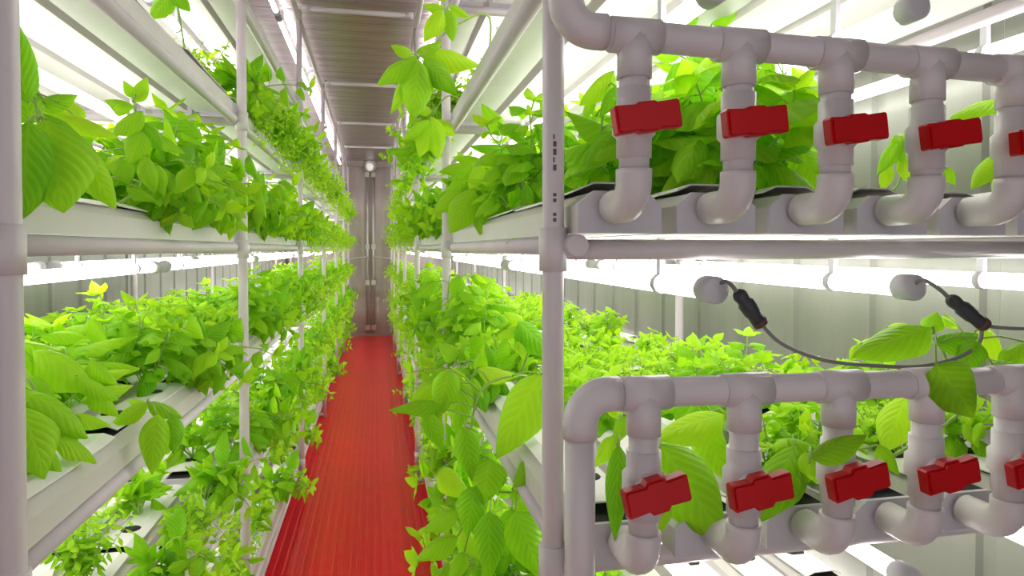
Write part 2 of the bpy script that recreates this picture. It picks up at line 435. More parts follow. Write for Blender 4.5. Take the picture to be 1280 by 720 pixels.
# ------------------------------------------------------------------ valve manifolds across the near end of the valve rack
MY = .655; FR = .0158; FT = .0183
def elbow_pts(c, a, b, r, n=6):
    """quarter turn at corner c from direction a (incoming side) to direction b"""
    c, a, b = V(c), V(a).normalized(), V(b).normalized()
    return [c + a * r * (1 - math.sin(PI / 2 * k / n)) + b * r * (1 - math.cos(PI / 2 * k / n)) for k in range(n + 1)]
def handle_outline(L, H, bul):
    return [(-L / 2 + .002, -H / 2), (-L * .17, -H / 2 * .93), (-L * .12, -H / 2 - bul), (L * .12, -H / 2 - bul), (L * .17, -H / 2 * .93), (L / 2 - .002, -H / 2), (L / 2, -H / 2 + .002),
            (L / 2, H / 2 - .002), (L / 2 - .002, H / 2), (L * .17, H / 2 * .93), (L * .12, H / 2 + bul), (-L * .12, H / 2 + bul), (-L * .17, H / 2 * .93), (-L / 2 + .002, H / 2), (-L / 2, H / 2 - .002), (-L / 2, -H / 2 + .002)]
def make_manifold(hz, slope, vz, gz, riser_up, label, seed, tilt, xa, xs, x0):
    DX = [xa + xs * k for k in range(6)]
    rng = random.Random(seed)
    t = thing('valve_manifold', label, 'valve pipework', (DX[0], MY, hz))
    O = t.location.copy()
    HZ = lambda x: hz + slope * (x - DX[0])
    xe = DX[-1] + .05
    def P(name, mb, mats, parent=t):
        for i, v in enumerate(mb.v): mb.v[i] = (v[0] - O.x, v[1] - O.y, v[2] - O.z)
        return mb.build(name, mats, parent)
    mb = MB(); mb.sweep([(x0 + .03, MY, HZ(x0)), (xe, MY, HZ(xe))], FR, 18); P('header_pipe', mb, M['pvc'])
    s = 1 if riser_up else -1
    e = elbow_pts((x0, MY, HZ(x0)), (1, 0, 0), (0, 0, s), .030, 8)
    mb = MB(); mb.sweep([(x0 + .042, MY, HZ(x0))] + e + [(x0, MY, HZ(x0) + s * .044)], FT, 18); P('elbow', mb, M['pvc'])
    zend = hz + .215 if riser_up else gz - .05
    mb = MB(); mb.sweep([(x0, MY, HZ(x0) + s * .04), (x0, MY, zend)], FR, 18); P('riser_pipe', mb, M['pvc'])
    mb = MB(); mb.sweep([(xe, MY, HZ(xe)), (xe + .03, MY, HZ(xe))], FT, 16); P('pipe_cap', mb, M['pvc'])
    for k, x in enumerate(DX):
        z = HZ(x)
        mb = MB(); mb.lathe((x - .027, MY, z), (x + .027, MY, z), [(0, FR), (0, FT), (1, FT), (1, FR)], 18)
        mb.lathe((x, MY, z), (x, MY, z - .044), [(0, FT * .9), (0, FT), (1, FT), (1, FR)], 18); P('tee', mb, M['pvc'])
        zo = gz + .030
        mb = MB(); mb.sweep([(x, MY, z - .03), (x, MY, zo + .03)], FR, 18); P('drop_pipe', mb, M['pvc'])
        v = vz + slope * .8 * (x - DX[0]) + rng.uniform(-.002, .002)
        mb = MB(); mb.lathe((x, MY, v + .036), (x, MY, v - .036), [(0, FR), (0, FT), (.28, FT), (.34, .0225), (.66, .0225), (.72, FT), (1, FT), (1, FR)], 18)
        mb.lathe((x, MY, v), (x, MY - .027, v), [(0, .017), (.8, .017), (1, .014)], 16)
        body = P('ball_valve', mb, M['pvc'])
        L, H = .069, .0285
        a = tilt + rng.uniform(-.035, .035); ca, sa = math.cos(a), math.sin(a)
        mb = MB(); o2 = handle_outline(L, H, .001 if riser_up else .0035)
        mb.prism(o2, (x, MY - .026, v), (ca, 0, sa), (-sa, 0, ca), (0, -1, 0), .012)
        mb.prism([(p * .93, q * .86) for p, q in o2], (x, MY - .038, v), (ca, 0, sa), (-sa, 0, ca), (0, -1, 0), .003)
        h = P('handle', mb, M['red'], body)
        h['label'] = 'red plastic handle'
        mb = MB(); e = elbow_pts((x, MY, zo), (0, 0, 1), (0, 1, 0), .026, 8)
        mb.sweep([(x, MY, zo + .036), (x, MY, zo + .030)] + e + [(x, MY + .058, zo)], [FT * 1.03] * (len(e) + 3), 18); P('outlet_elbow', mb, M['pvc'])
    return t
make_manifold(1.22 + .221, -.022, 1.22 + .132, TIER[3], True, 'white valve manifold feeding the chest-high shelf, with red handles and an upturned end', 1, .13, .264, .119, .190)
make_manifold(1.22 - .152, -.010, 1.22 - .250, TZ['R'][2], False, 'white valve manifold feeding the waist-high shelf, with red handles and a downturned end', 2, .19, .276, .1165, .206)

# ------------------------------------------------------------------ cords of the light tubes
def spline(pts, n=10):
    pts = [V(p) for p in pts]; out = []
    for i in range(len(pts) - 1):
        p0, p1, p2, p3 = pts[max(i - 1, 0)], pts[i], pts[i + 1], pts[min(i + 2, len(pts) - 1)]
        for k in range(n):
            t = k / n
            out.append(.5 * ((2 * p1) + (p2 - p0) * t + (2 * p0 - 5 * p1 + 4 * p2 - p3) * t * t + (3 * p1 - p0 - 3 * p2 + p3) * t ** 3))
    return out + [pts[-1]]
def plug(a, b, parent):
    a, b = V(a), V(b)
    mb = MB(); mb.lathe(a, b, [(0, .0045), (.06, .0075), (.14, .0088), (.3, .0075), (.36, .0098), (.62, .0098), (.68, .0085), (.9, .0088), (1, .005)], 14)
    o = mb.build('plug', M['black'], parent); o['label'] = 'black waterproof plug'
    mb = MB(); mb.lathe(a.lerp(b, .86), a.lerp(b, 1.02), [(0, .0092), (.8, .0092), (1, .005)], 14); mb.build('plug_seal', M['brown'], o)
YC = .70
t = thing('power_cord', 'grey power cord sagging between two black plugs under the chest-high shelf', 'cord', at(940, 400, YC))
def loc_pts(pts, o): return [p - o for p in pts]
O = t.location.copy()
mb = MB(); mb.sweep(loc_pts(spline([at(893, 359, .745), at(908, 352, .72), at(922, 366, YC)]), O), .0026, 8)
mb.build('cable', M['cable'], t)
mb = MB(); mb.sweep(loc_pts(spline([at(950, 404, YC), at(978, 430, YC), at(1030, 450, YC), at(1090, 457, YC), at(1150, 458, YC), at(1200, 446, YC), at(1224, 428, YC), at(1227, 404, YC)]), O), .0024, 8)
mb.build('cable', M['cable'], t)
plug(at(921, 364, YC) - O, at(952, 406, YC) - O, t)
t = thing('power_cord', 'grey power cord with a black plug running from the second tube towards the wall', 'cord', at(1205, 390, YC))
O = t.location.copy()
mb = MB(); mb.sweep(loc_pts(spline([at(1138, 362, .745), at(1152, 350, .72), at(1172, 360, YC), at(1188, 374, YC)]), O), .0026, 8); mb.build('cable', M['cable'], t)
mb = MB(); mb.sweep(loc_pts(spline([at(1229, 404, YC), at(1245, 409, YC), at(1300, 410, YC), at(1380, 400, YC)]), O), .0024, 8); mb.build('cable', M['cable'], t)
plug(at(1186, 372, YC) - O, at(1231, 407, YC) - O, t)

# ------------------------------------------------------------------ plants
def rdir(rng, az, el): return V((math.cos(az) * math.cos(el), math.sin(az) * math.cos(el), math.sin(el)))
def path_pt(pts, t):
    f = t * (len(pts) - 1); i = min(int(f), len(pts) - 2); return pts[i].lerp(pts[i + 1], f - i)
def shoot(fb, sb, rng, pts, L, nodes, r0, t0=.15, young=.55, nu=2, nv=6, topn=4, aspect=.62):
    """one leafy stem: opposite pairs of leaves turned a quarter at each node, small ones at the tip"""
    sb.sweep(pts, [r0 * (1 - .5 * i / (len(pts) - 1)) for i in range(len(pts))], 6)
    az = rng.uniform(0, PI)
    for k in range(nodes):
        t = t0 + (1 - t0) * (k + .3) / nodes
        p = path_pt(pts, t); ax = (path_pt(pts, min(1, t + .05)) - path_pt(pts, max(0, t - .05))).normalized()
        az += PI / 2 + rng.uniform(-.35, .35)
        u = ax.orthogonal().normalized(); w = ax.cross(u)
        size = L * (.70 + .38 * math.sin(PI * min(1, t * .9))) * (1 - .35 * max(0, t - .6) / .4) * rng.uniform(.8, 1.15)
        for sgn in (0, PI):
            rad = u * math.cos(az + sgn) + w * math.sin(az + sgn)
            d = (rad + ax * rng.uniform(.15, .6) + V((0, 0, rng.uniform(-.25, .25)))).normalized()
            pet = p + d * size * .16
            sb.sweep([p, pet], r0 * .45, 4, caps=False)
            nrm = V((0, 0, 1)) * .8 + ax * .55 + V((rng.uniform(-.3, .3), rng.uniform(-.3, .3), 0))
            fb.leaf(pet, d, nrm, size, size * aspect * rng.uniform(.88, 1.1), droop=rng.uniform(.35, 1.35), cup=rng.uniform(.55, 1.0), tint=min(1, max(0, young * (.35 + .95 * t) + rng.uniform(-.22, .22))), nu=nu, nv=nv, ph=rng.uniform(0, 6), fold=rng.uniform(.1, .3))
    p = pts[-1]; ax = (pts[-1] - pts[-2]).normalized(); u = ax.orthogonal().normalized(); w = ax.cross(u)
    for k in range(topn):
        a = k * 2.4 + rng.uniform(0, .5); rad = u * math.cos(a) + w * math.sin(a)
        d = (rad * .8 + ax * rng.uniform(.3, 1.0)).normalized(); s = L * rng.uniform(.35, .62)
        fb.leaf(p, d, ax + V((0, 0, .6)), s, s * aspect, droop=rng.uniform(.2, 1.0), cup=.45, tint=min(1, young + .35 + rng.uniform(-.1, .15)), nu=nu, nv=max(4, nv - 1), ph=rng.uniform(0, 6))
def basil(seed, H=.19, L=.075, nodes=4, branches=3, spill=0.0, drop=0.0, nu=2, nv=6, young=.55):
    """a basil plant; spill/drop bend its stems out over the +x side and down"""
    rng = random.Random(seed); fb, sb = MB(), MB()
    for b in range(branches + 1):
        main = b == 0
        az = rng.uniform(0, 2 * PI); out = (0.02 if main else rng.uniform(.04, .085)) 
        h = H * (1 if main else rng.uniform(.6, .95)); sp = spill * (1 if main else rng.uniform(.35, 1.2)); dr = drop * (1 if main else rng.uniform(.3, 1.25))
        pts = []
        for i in range(8):
            t = i / 7
            x = out * math.cos(az) * t + sp * t ** 1.25; y = out * math.sin(az) * t + (rng.uniform(-.01, .01) if i else 0)
            if not main and spill: y += .05 * math.sin(az * 3) * t
            z = h * (t if drop == 0 else 1.6 * t * (1 - .35 * t)) - dr * t ** 2.2 - .012 * (i == 0)
            pts.append(V((x, y, z)))
        shoot(fb, sb, rng, pts, L * (1 if main else .85), max(2, nodes - (0 if main else 1)), .0026 if main else .002, .2 if main else .3, young, nu, nv)
    return fb, sb
def herb(seed, H=.14, L=.02, stems=16, nodes=7, spread=.07, spill=0.0, drop=0.0, young=.7, aspect=.6):
    """a bushy small-leaved herb"""
    rng = random.Random(seed); fb, sb = MB(), MB()
    for b in range(stems):
        az = rng.uniform(0, 2 * PI); out = spread * math.sqrt(rng.random()); h = H * rng.uniform(.6, 1.1); sp = spill * rng.uniform(.2, 1.2); dr = drop * rng.uniform(.2, 1.2)
        pts = [V((out * math.cos(az) * (t / 4) + sp * (t / 4) ** 1.3, out * math.sin(az) * (t / 4), h * (t / 4) * (1 if drop == 0 else 1.6 - .6 * t / 4) - dr * (t / 4) ** 2.2 - .01 * (t == 0))) for t in range(5)]
        shoot(fb, sb, rng, pts, L, nodes, .0012, .2, young, 1, 3, 3, aspect)
    return fb, sb
VAR = {}
def variant(key, kind, pair):
    fb, sb = pair; lm = M['leaf'] if 'basil' in kind else M['herb']
    VAR[key] = (kind, fb.mesh('foliage', lm), sb.mesh('stem', M['stem']))
for i in range(4): variant(('big', i), 'basil_plant', basil(100 + i, .15, .115, 4, 4, nu=3, nv=8, young=.6))
for i in range(4): variant(('up', i), 'basil_plant', basil(200 + i, .19, .080, 5, 5, nu=2, nv=6, young=.55))
for i in range(4): variant(('low', i), 'young_basil', basil(250 + i, .105, .072, 3, 6, nu=2, nv=6, young=.75))
for i in range(4): variant(('spill', i), 'trailing_basil', basil(300 + i, .15, .088, 5, 6, spill=.12, drop=.12, nu=2, nv=7, young=.5))
for i in range(3): variant(('hang', i), 'trailing_basil', basil(350 + i, .10, .088, 5, 5, spill=.14, drop=.26, nu=2, nv=7, young=.5))
for i in range(3): variant(('herb', i), 'leafy_herb', herb(400 + i, .17, .026, 24, 7, .095))
for i in range(3): variant(('cress', i), 'leafy_herb', herb(450 + i, .09, .020, 34, 4, .095, young=.85))
for i in range(3): variant(('herbspill', i), 'leafy_herb', herb(500 + i, .14, .034, 28, 7, .09, .13, .17, young=.6))
ADJ = {'big': 'large-leaved basil', 'up': 'upright basil', 'low': 'short pale basil', 'spill': 'leaning basil', 'hang': 'hanging basil', 'herb': 'small-leaved herb', 'cress': 'pale tiny-leaved herb', 'herbspill': 'leaning small-leaved herb'}
count = {}
def plant(style, side, ti, b, r, y, rng, scale=1.0, dz=0.0):
    key = (style, rng.randrange(len([k for k in VAR if k[0] == style]))); kind, fol, stm = VAR[key]
    x = (CHL if side == 'L' else CHR)[r] + rng.uniform(-.015, .015)
    base = 0 if side == 'L' else PI
    rz = base + rng.uniform(-.55, .55) if style in ('spill', 'hang', 'herbspill') else rng.uniform(0, 2 * PI)
    t = thing(kind, None, 'plant',
              (x, y, TZ[side][ti] + CH + .006 + dz), f'plants on the {SHELF[ti]} shelf of the {RACK[side]}', (0, 0, rz))
    t.scale = (scale,) * 3
    link('foliage', fol, t); link('stem', stm, t)
    count.setdefault((side, ti, b, r), []).append((y, t, style))
    return t
# which style grows where: (side, shelf, bay) -> list of (row, styles, spacing)
rng = random.Random(11)
PLAN = []
def plan(side, ti, b, r, styles, step, sc=(.9, 1.15), y0=None, y1=None): PLAN.append((side, ti, b, r, styles, step, sc, y0, y1))
for side in 'LR':
    for b in range(6):
        far = b >= 2
        big = ((.85, 1.1) if side == 'L' else (.75, .95)) if far else (.9, 1.15)
        if b >= 1: plan(side, 4, b, 0, ['herbspill', 'herbspill', 'spill'] if side == 'L' else ['up', 'herb', 'herbspill'] if far else ['spill', 'hang', 'herbspill'], .17 if side == 'L' else .2, big, y0=1.75 if b == 0 else None)
        if b == 1: plan(side, 4, b, 1, ['herb', 'up'], .22)
        if b >= 1: plan(side, 3, b, 0, (['spill', 'herbspill', 'up', 'herbspill'] if side == 'L' else ['up', 'herb', 'herbspill']) if far else ['spill', 'up', 'spill'], .15, big)
        elif side == 'L': plan(side, 3, b, 0, ['up', 'spill'], .15, (1., 1.2), y0=1.32)
        else: plan(side, 3, b, 0, ['up', 'low'], .17, (.9, 1.1), y0=1.15)
        if b <= 2: plan(side, 3, b, 1, ['up', 'big', 'up'], .2, (.85, 1.1), y0=(1.2 if side == 'L' else .95) if b == 0 else None)
        if b == 0 and side == 'R': plan(side, 3, b, 2, ['up', 'big'], .17, (.95, 1.2), y0=.82); plan(side, 3, b, 3, ['up', 'big'], .2, (.9, 1.1), y0=.95); plan(side, 3, b, 4, ['up'], .3, (.8, 1.0), y0=1.15)
        if b <= 1 and side == 'L': plan(side, 3, b, 2, ['up', 'low'], .28, (.8, 1.0), y0=1.4 if b == 0 else None)
        plan(side, 2, b, 0, (['up', 'spill', 'low', 'herbspill'] if side == 'L' else ['up', 'low', 'herbspill']) if far else ['up', 'spill', 'low'], .15 if b else .17, big, y0=1.4 if b == 0 else None)
        if b <= 2: plan(side, 2, b, 1, ['low', 'up'] if side == 'L' or b else ['low'], .16, (.8, 1.0), y0=(1.1 if side == 'R' else 1.55) if b == 0 else None)
        if b <= 1:
            plan(side, 2, b, 2, ['low', 'cress'] if side == 'R' else ['low'], .17, (.68, .9), y0=1.22 if side == 'R' and b == 0 else None)
            plan(side, 2, b, 3, ['low', 'cress'] if side == 'R' else ['low'], .18, (.6, .8), y0=1.22 if side == 'R' and b == 0 else None)
            if side == 'R' and b == 0: plan(side, 2, b, 2, ['up', 'low'], .19, (.7, .85), y0=.80, y1=1.2); plan(side, 2, b, 3, ['up', 'low'], .2, (.7, .85), y0=.86, y1=1.2); plan(side, 2, b, 5, ['up', 'low'], .22, (.7, .9), y0=.80, y1=1.3)
            if side == 'R' or b == 1: plan(side, 2, b, 4, ['cress', 'low'], .2, (.7, .95))
        if b == 0 and side == 'L': plan(side, 2, b, 1, ['big', 'low'], .17, (.85, 1.05), y0=.9, y1=1.5)
        plan(side, 1, b, 0, ['spill', 'up', 'spill', 'herbspill'] if side == 'L' or b == 0 else ['up', 'herb', 'low', 'herbspill'], .17 if b or side == 'R' else .26, big if b or side == 'R' else (.7, .95), y0=1.35 if b == 0 and side == 'L' else None)
        if b <= 1: plan(side, 1, b, 1, ['herb', 'low'], .3); plan(side, 1, b, 2, ['low', 'herb'], .4)
        plan(side, 0, b, 0, ['herb', 'up', 'spill'] if side == 'L' else ['herb', 'up'], .34)
        if b == 1: plan(side, 0, b, 1, ['herb', 'cress'], .4)
for side, ti, b, r, styles, step, sc, y0, y1 in PLAN:
    y = (y0 if y0 else BAY[b][0] + .12) + rng.uniform(0, .06); e = (y1 if y1 else BAY[b][1] - .05); i = rng.randrange(len(styles))
    while y < e:
        plant(styles[i % len(styles)], side, ti, b, r, y, rng, rng.uniform(*sc)); i += 1
        y += step * rng.uniform(.85, 1.15)

# ------------------------------------------------------------------ the plants that show leaf by leaf
def hero(name_label, side, ti, r, y, stems, leaves, seed, kind='basil_plant'):
    """a basil with each leaf a part; stems and leaves are given where the photograph shows them, at their own depth down the aisle"""
    rng = random.Random(seed); count.setdefault((side, ti, 0 if y < POST_Y[1] else 1, r), []).append((y, None, ''))
    x = (CHL if side == 'L' else CHR)[r]
    root = V((x, y, TZ[side][ti] + CH + .004))
    t = thing(kind, name_label, 'plant', root, f'plants on the {SHELF[ti]} shelf of the {RACK[side]}')
    allp = []; sb = MB()
    for st in stems:
        p = spline([at(*q) - root for q in st], 6)
        if st is stems[0]: p = spline([V((0, 0, -.01))] + [at(*q) - root for q in st], 6)
        allp += p; k = len(p); sb.sweep(p, [.0028 - .0012 * i / (k - 1) for i in range(k)], 7)
    bases = []
    for lf in leaves:
        bx, by, tx, ty, Y, dY, wr, tint = lf[:8]
        up = lf[8] if len(lf) > 8 else .55
        droop = lf[9] if len(lf) > 9 else rng.uniform(.35, .7)
        b, e = at(bx, by, Y) - root, at(tx, ty, Y + dY) - root
        d = e - b; L = d.length
        view = (EYE - (root + b)).normalized()
        n = view * .85 + V((0, 0, 1)) * up
        n = n - d.normalized() * n.dot(d.normalized()); n.normalize()
        d0 = (d.normalized() * math.cos(droop * .5) + n * math.sin(droop * .5))
        Lc = L / max(.6, (math.sin(droop * .5) / (droop * .5)))
        mb = MB(); mb.leaf(V((0, 0, 0)), d0, n, Lc, L * wr * 1.15, droop=droop, cup=rng.uniform(.45, .8), tint=min(1, tint * 1.1 + .12), nu=5, nv=14, fold=rng.uniform(.12, .25), wave=.022, ph=rng.uniform(0, 6))
        o = mb.build('leaf', M['leaf'], t); o.location = b
        q = min(allp, key=lambda p: (p - b).length)
        m_ = (q + b) / 2 + V((0, 0, .006)); sb.sweep([q, m_, b], .0013, 5)
    sb.build('stem', M['stem'], t)
    return t
G = .18; Dk = .08; Y_ = .55; P_ = .85      # leaf age: dark, mid, young, pale
hero('big drooping basil with veined leaves beside the first post, chest-high shelf, valveless rack', 'L', 3, 0, .93,
     [[(52, 230, .90), (48, 150, .88), (40, 110, .88)]],
     [(58, 150, 80, 266, .86, -.01, .80, .30, .2, .3), (36, 152, 28, 274, .84, -.01, .62, .12, .2, .3), (34, 128, 14, 14, .86, .01, .34, Dk, .2, .4), (38, 155, 20, 70, .90, .02, .5, .2, .3),
      (46, 132, 98, 118, .93, .03, .55, .25), (62, 140, 148, 170, .95, .05, .42, P_, 1.0), (92, 178, 146, 262, .92, .02, .55, .4, .3), (50, 142, 100, 168, .90, .02, .45, Dk, .9), (100, 150, 70, 118, 1.0, .02, .6, .7)], 1)
hero('tall bright basil, second plant from the first post, chest-high shelf, valveless rack', 'L', 3, 0, 1.2,
     [[(172, 235, 1.2), (174, 180, 1.19), (168, 125, 1.19)]],
     [(168, 134, 130, 124, 1.18, .0, .75, .5, .9), (166, 128, 184, 96, 1.2, 0, .6, .6), (170, 122, 154, 100, 1.2, 0, .6, .7), (178, 140, 138, 170, 1.17, -.02, .6, .4, .8), (176, 152, 204, 188, 1.18, 0, .65, Dk), (178, 165, 160, 206, 1.16, 0, .65, .35),
      (160, 196, 110, 205, 1.2, .02, .5, P_, 1.), (150, 198, 160, 230, 1.17, 0, .8, .3), (180, 195, 194, 242, 1.16, 0, .6, .4), (158, 234, 196, 252, 1.17, 0, .5, .25), (134, 222, 116, 256, 1.15, 0, .6, .4), (185, 168, 232, 192, 1.22, .02, .5, .3, .9), (128, 190, 108, 226, 1.2, 0, .6, .3), (196, 205, 205, 246, 1.22, 0, .55, .5)], 2)
hero('basil with a fan of drooping yellowish leaves, chest-high shelf, valveless rack', 'L', 3, 0, 1.52,
     [[(246, 240, 1.5), (246, 195, 1.5), (244, 170, 1.5)]],
     [(252, 172, 204, 136, 1.47, 0, .62, .2, .9), (246, 180, 278, 192, 1.5, 0, .6, Dk), (244, 186, 222, 172, 1.5, .01, .6, .4), (244, 202, 204, 262, 1.46, -.02, .35, .8, .4), (244, 204, 232, 272, 1.45, -.02, .36, .85, .4), (247, 204, 250, 276, 1.45, -.02, .36, .6, .4), (248, 202, 266, 262, 1.46, 0, .36, .8, .4), (250, 200, 296, 222, 1.5, 0, .45, .7, .9), (240, 196, 210, 222, 1.5, 0, .5, .5), (268, 225, 300, 268, 1.52, 0, .45, .75), (290, 225, 316, 246, 1.56, 0, .5, .6)], 3)
hero('dark basil tip hanging from the start of the overhead shelf, valveless rack', 'L', 4, 0, 1.72,
     [[(215, -30, 1.70), (212, -8, 1.68)]],
     [(212, -14, 238, 14, 1.66, 0, .6, Dk), (214, -8, 188, 24, 1.66, -.01, .62, .15), (210, -12, 186, -4, 1.68, 0, .6, .2)], 4)
hero('lettuce-like basil with broad domed leaves beside the first post, waist-high shelf', 'L', 2, 0, .99,
     [[(42, 580, .99), (40, 530, .99), (45, 490, 1.0)]],
     [(24, 508, 56, 598, .95, -.03, .78, .62, 1.3, 1.3), (18, 490, 112, 546, .98, .03, .64, .6, 1.6, 1.2), (66, 548, 122, 578, .98, .03, .55, .6, 1.5, 1.), (18, 568, 48, 604, .94, 0, .6, .3, 1., .8), (14, 436, 54, 474, 1.08, .02, .7, .35, 1.2, .9), (30, 470, 70, 500, 1.04, 0, .7, .45, 1.2, .9), (100, 520, 70, 560, 1.02, 0, .6, .5, 1.2), (24, 540, 80, 592, .96, 0, .6, .5, 1.5, 1.), (52, 505, 100, 560, .99, .02, .62, .65, 1.6, 1.1), (20, 470, 64, 506, 1.03, .02, .7, .6, 1.6, 1.1), (14, 520, 36, 560, .95, 0, .7, .45, 1.3)], 5)
hero('lettuce-like basil with long domed leaves behind the aisle-edge row, waist-high shelf, valveless rack', 'L', 2, 1, 1.12,
     [[(88, 500, 1.14), (86, 470, 1.14), (84, 445, 1.16)]],
     [(42, 438, 120, 490, 1.10, .02, .75, .65, 1.7, 1.2), (100, 503, 168, 480, 1.14, .06, .42, .7, 1.2, .9), (112, 450, 148, 480, 1.16, .02, .6, .5, 1.3), (96, 470, 150, 500, 1.10, .03, .5, .6, 1.3), (60, 452, 20, 470, 1.12, 0, .6, .4, 1.3), (84, 520, 140, 532, 1.08, .03, .5, .6, 1.3), (80, 435, 40, 448, 1.18, .02, .6, .6, 1.2), (110, 486, 150, 520, 1.13, .02, .6, .6, 1.6, 1.), (90, 460, 134, 470, 1.16, .03, .7, .7, 1.6, 1.), (30, 428, 78, 446, 1.18, .03, .7, .7, 1.6, 1.), (124, 470, 164, 462, 1.2, .03, .55, .8, 1.6)], 6)
hero('upright basil with a lone erect leaf in the third row, waist-high shelf, valveless rack', 'L', 2, 2, 1.36,
     [[(118, 450, 1.38), (114, 415, 1.40), (112, 400, 1.40)]],
     [(112, 408, 62, 420, 1.36, 0, .5, .55, 1.), (112, 398, 134, 434, 1.36, 0, .6, .5, 1.), (108, 398, 92, 394, 1.42, 0, .7, .5), (112, 402, 120, 392, 1.42, 0, .8, .6), (156, 448, 156, 402, 1.42, 0, .6, .5, .2), (110, 430, 70, 444, 1.34, 0, .6, .7, 1.2), (130, 430, 172, 420, 1.4, .03, .5, .85, 1.2)], 7)
hero('basil flopping over the channel edge midway to the second post, waist-high shelf, valveless rack', 'L', 2, 0, 1.22,
     [[(176, 515, 1.22), (186, 502, 1.2)]],
     [(186, 505, 136, 532, 1.18, 0, .55, .5, 1., .8), (184, 503, 230, 522, 1.2, .02, .5, .3, 1., .9), (196, 518, 190, 594, 1.15, -.02, .62, .45, .2, .4), (216, 520, 218, 568, 1.17, -.01, .55, Dk, .2, .5), (182, 506, 160, 500, 1.22, .02, .6, .7)], 8)
hero('basil reaching into the aisle on a long stem from the overhead shelf, valve rack', 'R', 4, 0, 1.68,
     [[(612, 22, 1.66), (570, 32, 1.64), (540, 58, 1.62), (522, 72, 1.6)], [(570, 32, 1.64), (556, 14, 1.62)]],
     [(520, 74, 470, 106, 1.58, 0, .55, .4, .7, .9), (516, 68, 488, 56, 1.6, 0, .75, .5, .9), (520, 66, 552, 52, 1.62, 0, .7, .5, .9), (524, 76, 516, 150, 1.57, 0, .58, .35, .3, .5), (530, 74, 572, 118, 1.58, 0, .55, .2, .5), (536, 62, 602, 82, 1.62, .02, .52, .8, .8), (518, 86, 488, 142, 1.59, 0, .36, .55, .4), (532, 82, 548, 112, 1.58, 0, .6, Dk), (520, 70, 500, 84, 1.58, 0, .7, .55, .9),
      (552, 12, 530, 52, 1.6, 0, .62, .85, .4), (556, 10, 528, 6, 1.62, 0, .6, .5), (560, 12, 566, 52, 1.62, 0, .5, .3), (562, 6, 588, 22, 1.64, 0, .5, .55), (556, 2, 546, -30, 1.62, 0, .6, .5)], 9)
hero('yellowish basil drooping beside the second post from the overhead shelf, valve rack', 'R', 4, 0, 1.93,
     [[(560, 120, 1.93), (540, 145, 1.92)]],
     [(540, 146, 548, 200, 1.9, 0, .55, .9, .3), (536, 150, 502, 176, 1.9, 0, .5, .6), (538, 152, 524, 196, 1.9, 0, .6, .95, .3), (544, 150, 570, 170, 1.94, 0, .6, .85), (540, 140, 516, 132, 1.94, 0, .6, .7)], 10)
hero('broad bright basil ahead of the second post, chest-high shelf, valve rack', 'R', 3, 0, 1.55,
     [[(606, 270, 1.54), (610, 225, 1.5), (622, 190, 1.5), (630, 160, 1.5)]],
     [(630, 168, 602, 130, 1.48, 0, .55, .4, .3), (648, 190, 588, 182, 1.46, 0, .38, .12, .9), (592, 208, 548, 214, 1.46, 0, .62, .45, .9, .9), (618, 198, 586, 236, 1.44, 0, .72, .8, .5), (652, 220, 612, 248, 1.44, 0, .5, .2), (645, 214, 634, 262, 1.42, 0, .62, Dk, .3), (592, 238, 562, 292, 1.42, 0, .66, .45, .4), (606, 242, 600, 294, 1.42, 0, .7, .3, .3), (576, 238, 540, 266, 1.48, 0, .6, .5), (626, 246, 634, 284, 1.42, 0, .7, .5, .3), (596, 218, 556, 240, 1.5, 0, .6, .55), (600, 200, 566, 196, 1.5, 0, .5, .6)], 11)
hero('dark basil curling just behind the first post, chest-high shelf, valve rack', 'R', 3, 0, 1.2,
     [[(668, 262, 1.18), (668, 220, 1.18), (676, 190, 1.18)]],
     [(690, 192, 660, 210, 1.15, 0, .6, .3), (676, 214, 690, 254, 1.14, 0, .6, .2), (658, 230, 662, 272, 1.14, 0, .45, Dk, .2), (672, 200, 650, 196, 1.16, 0, .6, .5), (696, 280, 632, 304, 1.10, 0, .42, .5, .9), (672, 160, 690, 188, 1.18, 0, .5, .3), (684, 285, 668, 300, 1.1, 0, .5, .4)], 12)
hero('basil with large dark leaves hanging into the aisle behind the first post, valve rack', 'R', 2, 0, 1.17,
     [[(668, 480, 1.14), (640, 470, 1.1), (600, 490, 1.08), (588, 560, 1.08), (600, 630, 1.07)], [(690, 617, 1.02), (650, 617, 1.04), (605, 612, 1.06)]],
     [(562, 462, 546, 524, 1.08, 0, .62, .3, .3), (556, 504, 486, 512, 1.08, 0, .36, .25, .9), (546, 478, 514, 500, 1.12, 0, .6, .45), (576, 478, 572, 542, 1.1, 0, .55, .25, .3), (596, 462, 648, 470, 1.1, 0, .5, .85, 1.), (676, 468, 620, 574, 1.03, 0, .60, .5, .35, .35), (580, 534, 592, 604, 1.04, 0, .55, .22, .3), (534, 512, 554, 564, 1.08, 0, .48, .2, .3),
      (612, 574, 604, 632, 1.03, 0, .85, .28, .3), (550, 586, 590, 624, 1.06, 0, .62, .75, .5), (674, 568, 640, 610, 1.0, 0, .6, .35, .5), (594, 608, 582, 672, 1.03, 0, .62, .1, .2), (612, 640, 612, 726, 1.0, 0, .46, .12, .1), (640, 636, 634, 694, 1.01, 0, .5, Dk, .1), (644, 640, 680, 726, .98, 0, .5, .25, .2), (688, 620, 682, 672, .97, 0, .45, .12, .1), (572, 640, 530, 664, 1.05, 0, .55, .3, .6), (572, 670, 518, 700, 1.05, 0, .55, .35, .6, .9), (578, 660, 600, 700, 1.06, 0, .5, .6), (640, 612, 668, 640, 1.02, 0, .5, .5), (580, 690, 560, 730, 1.05, 0, .6, .4)], 13)
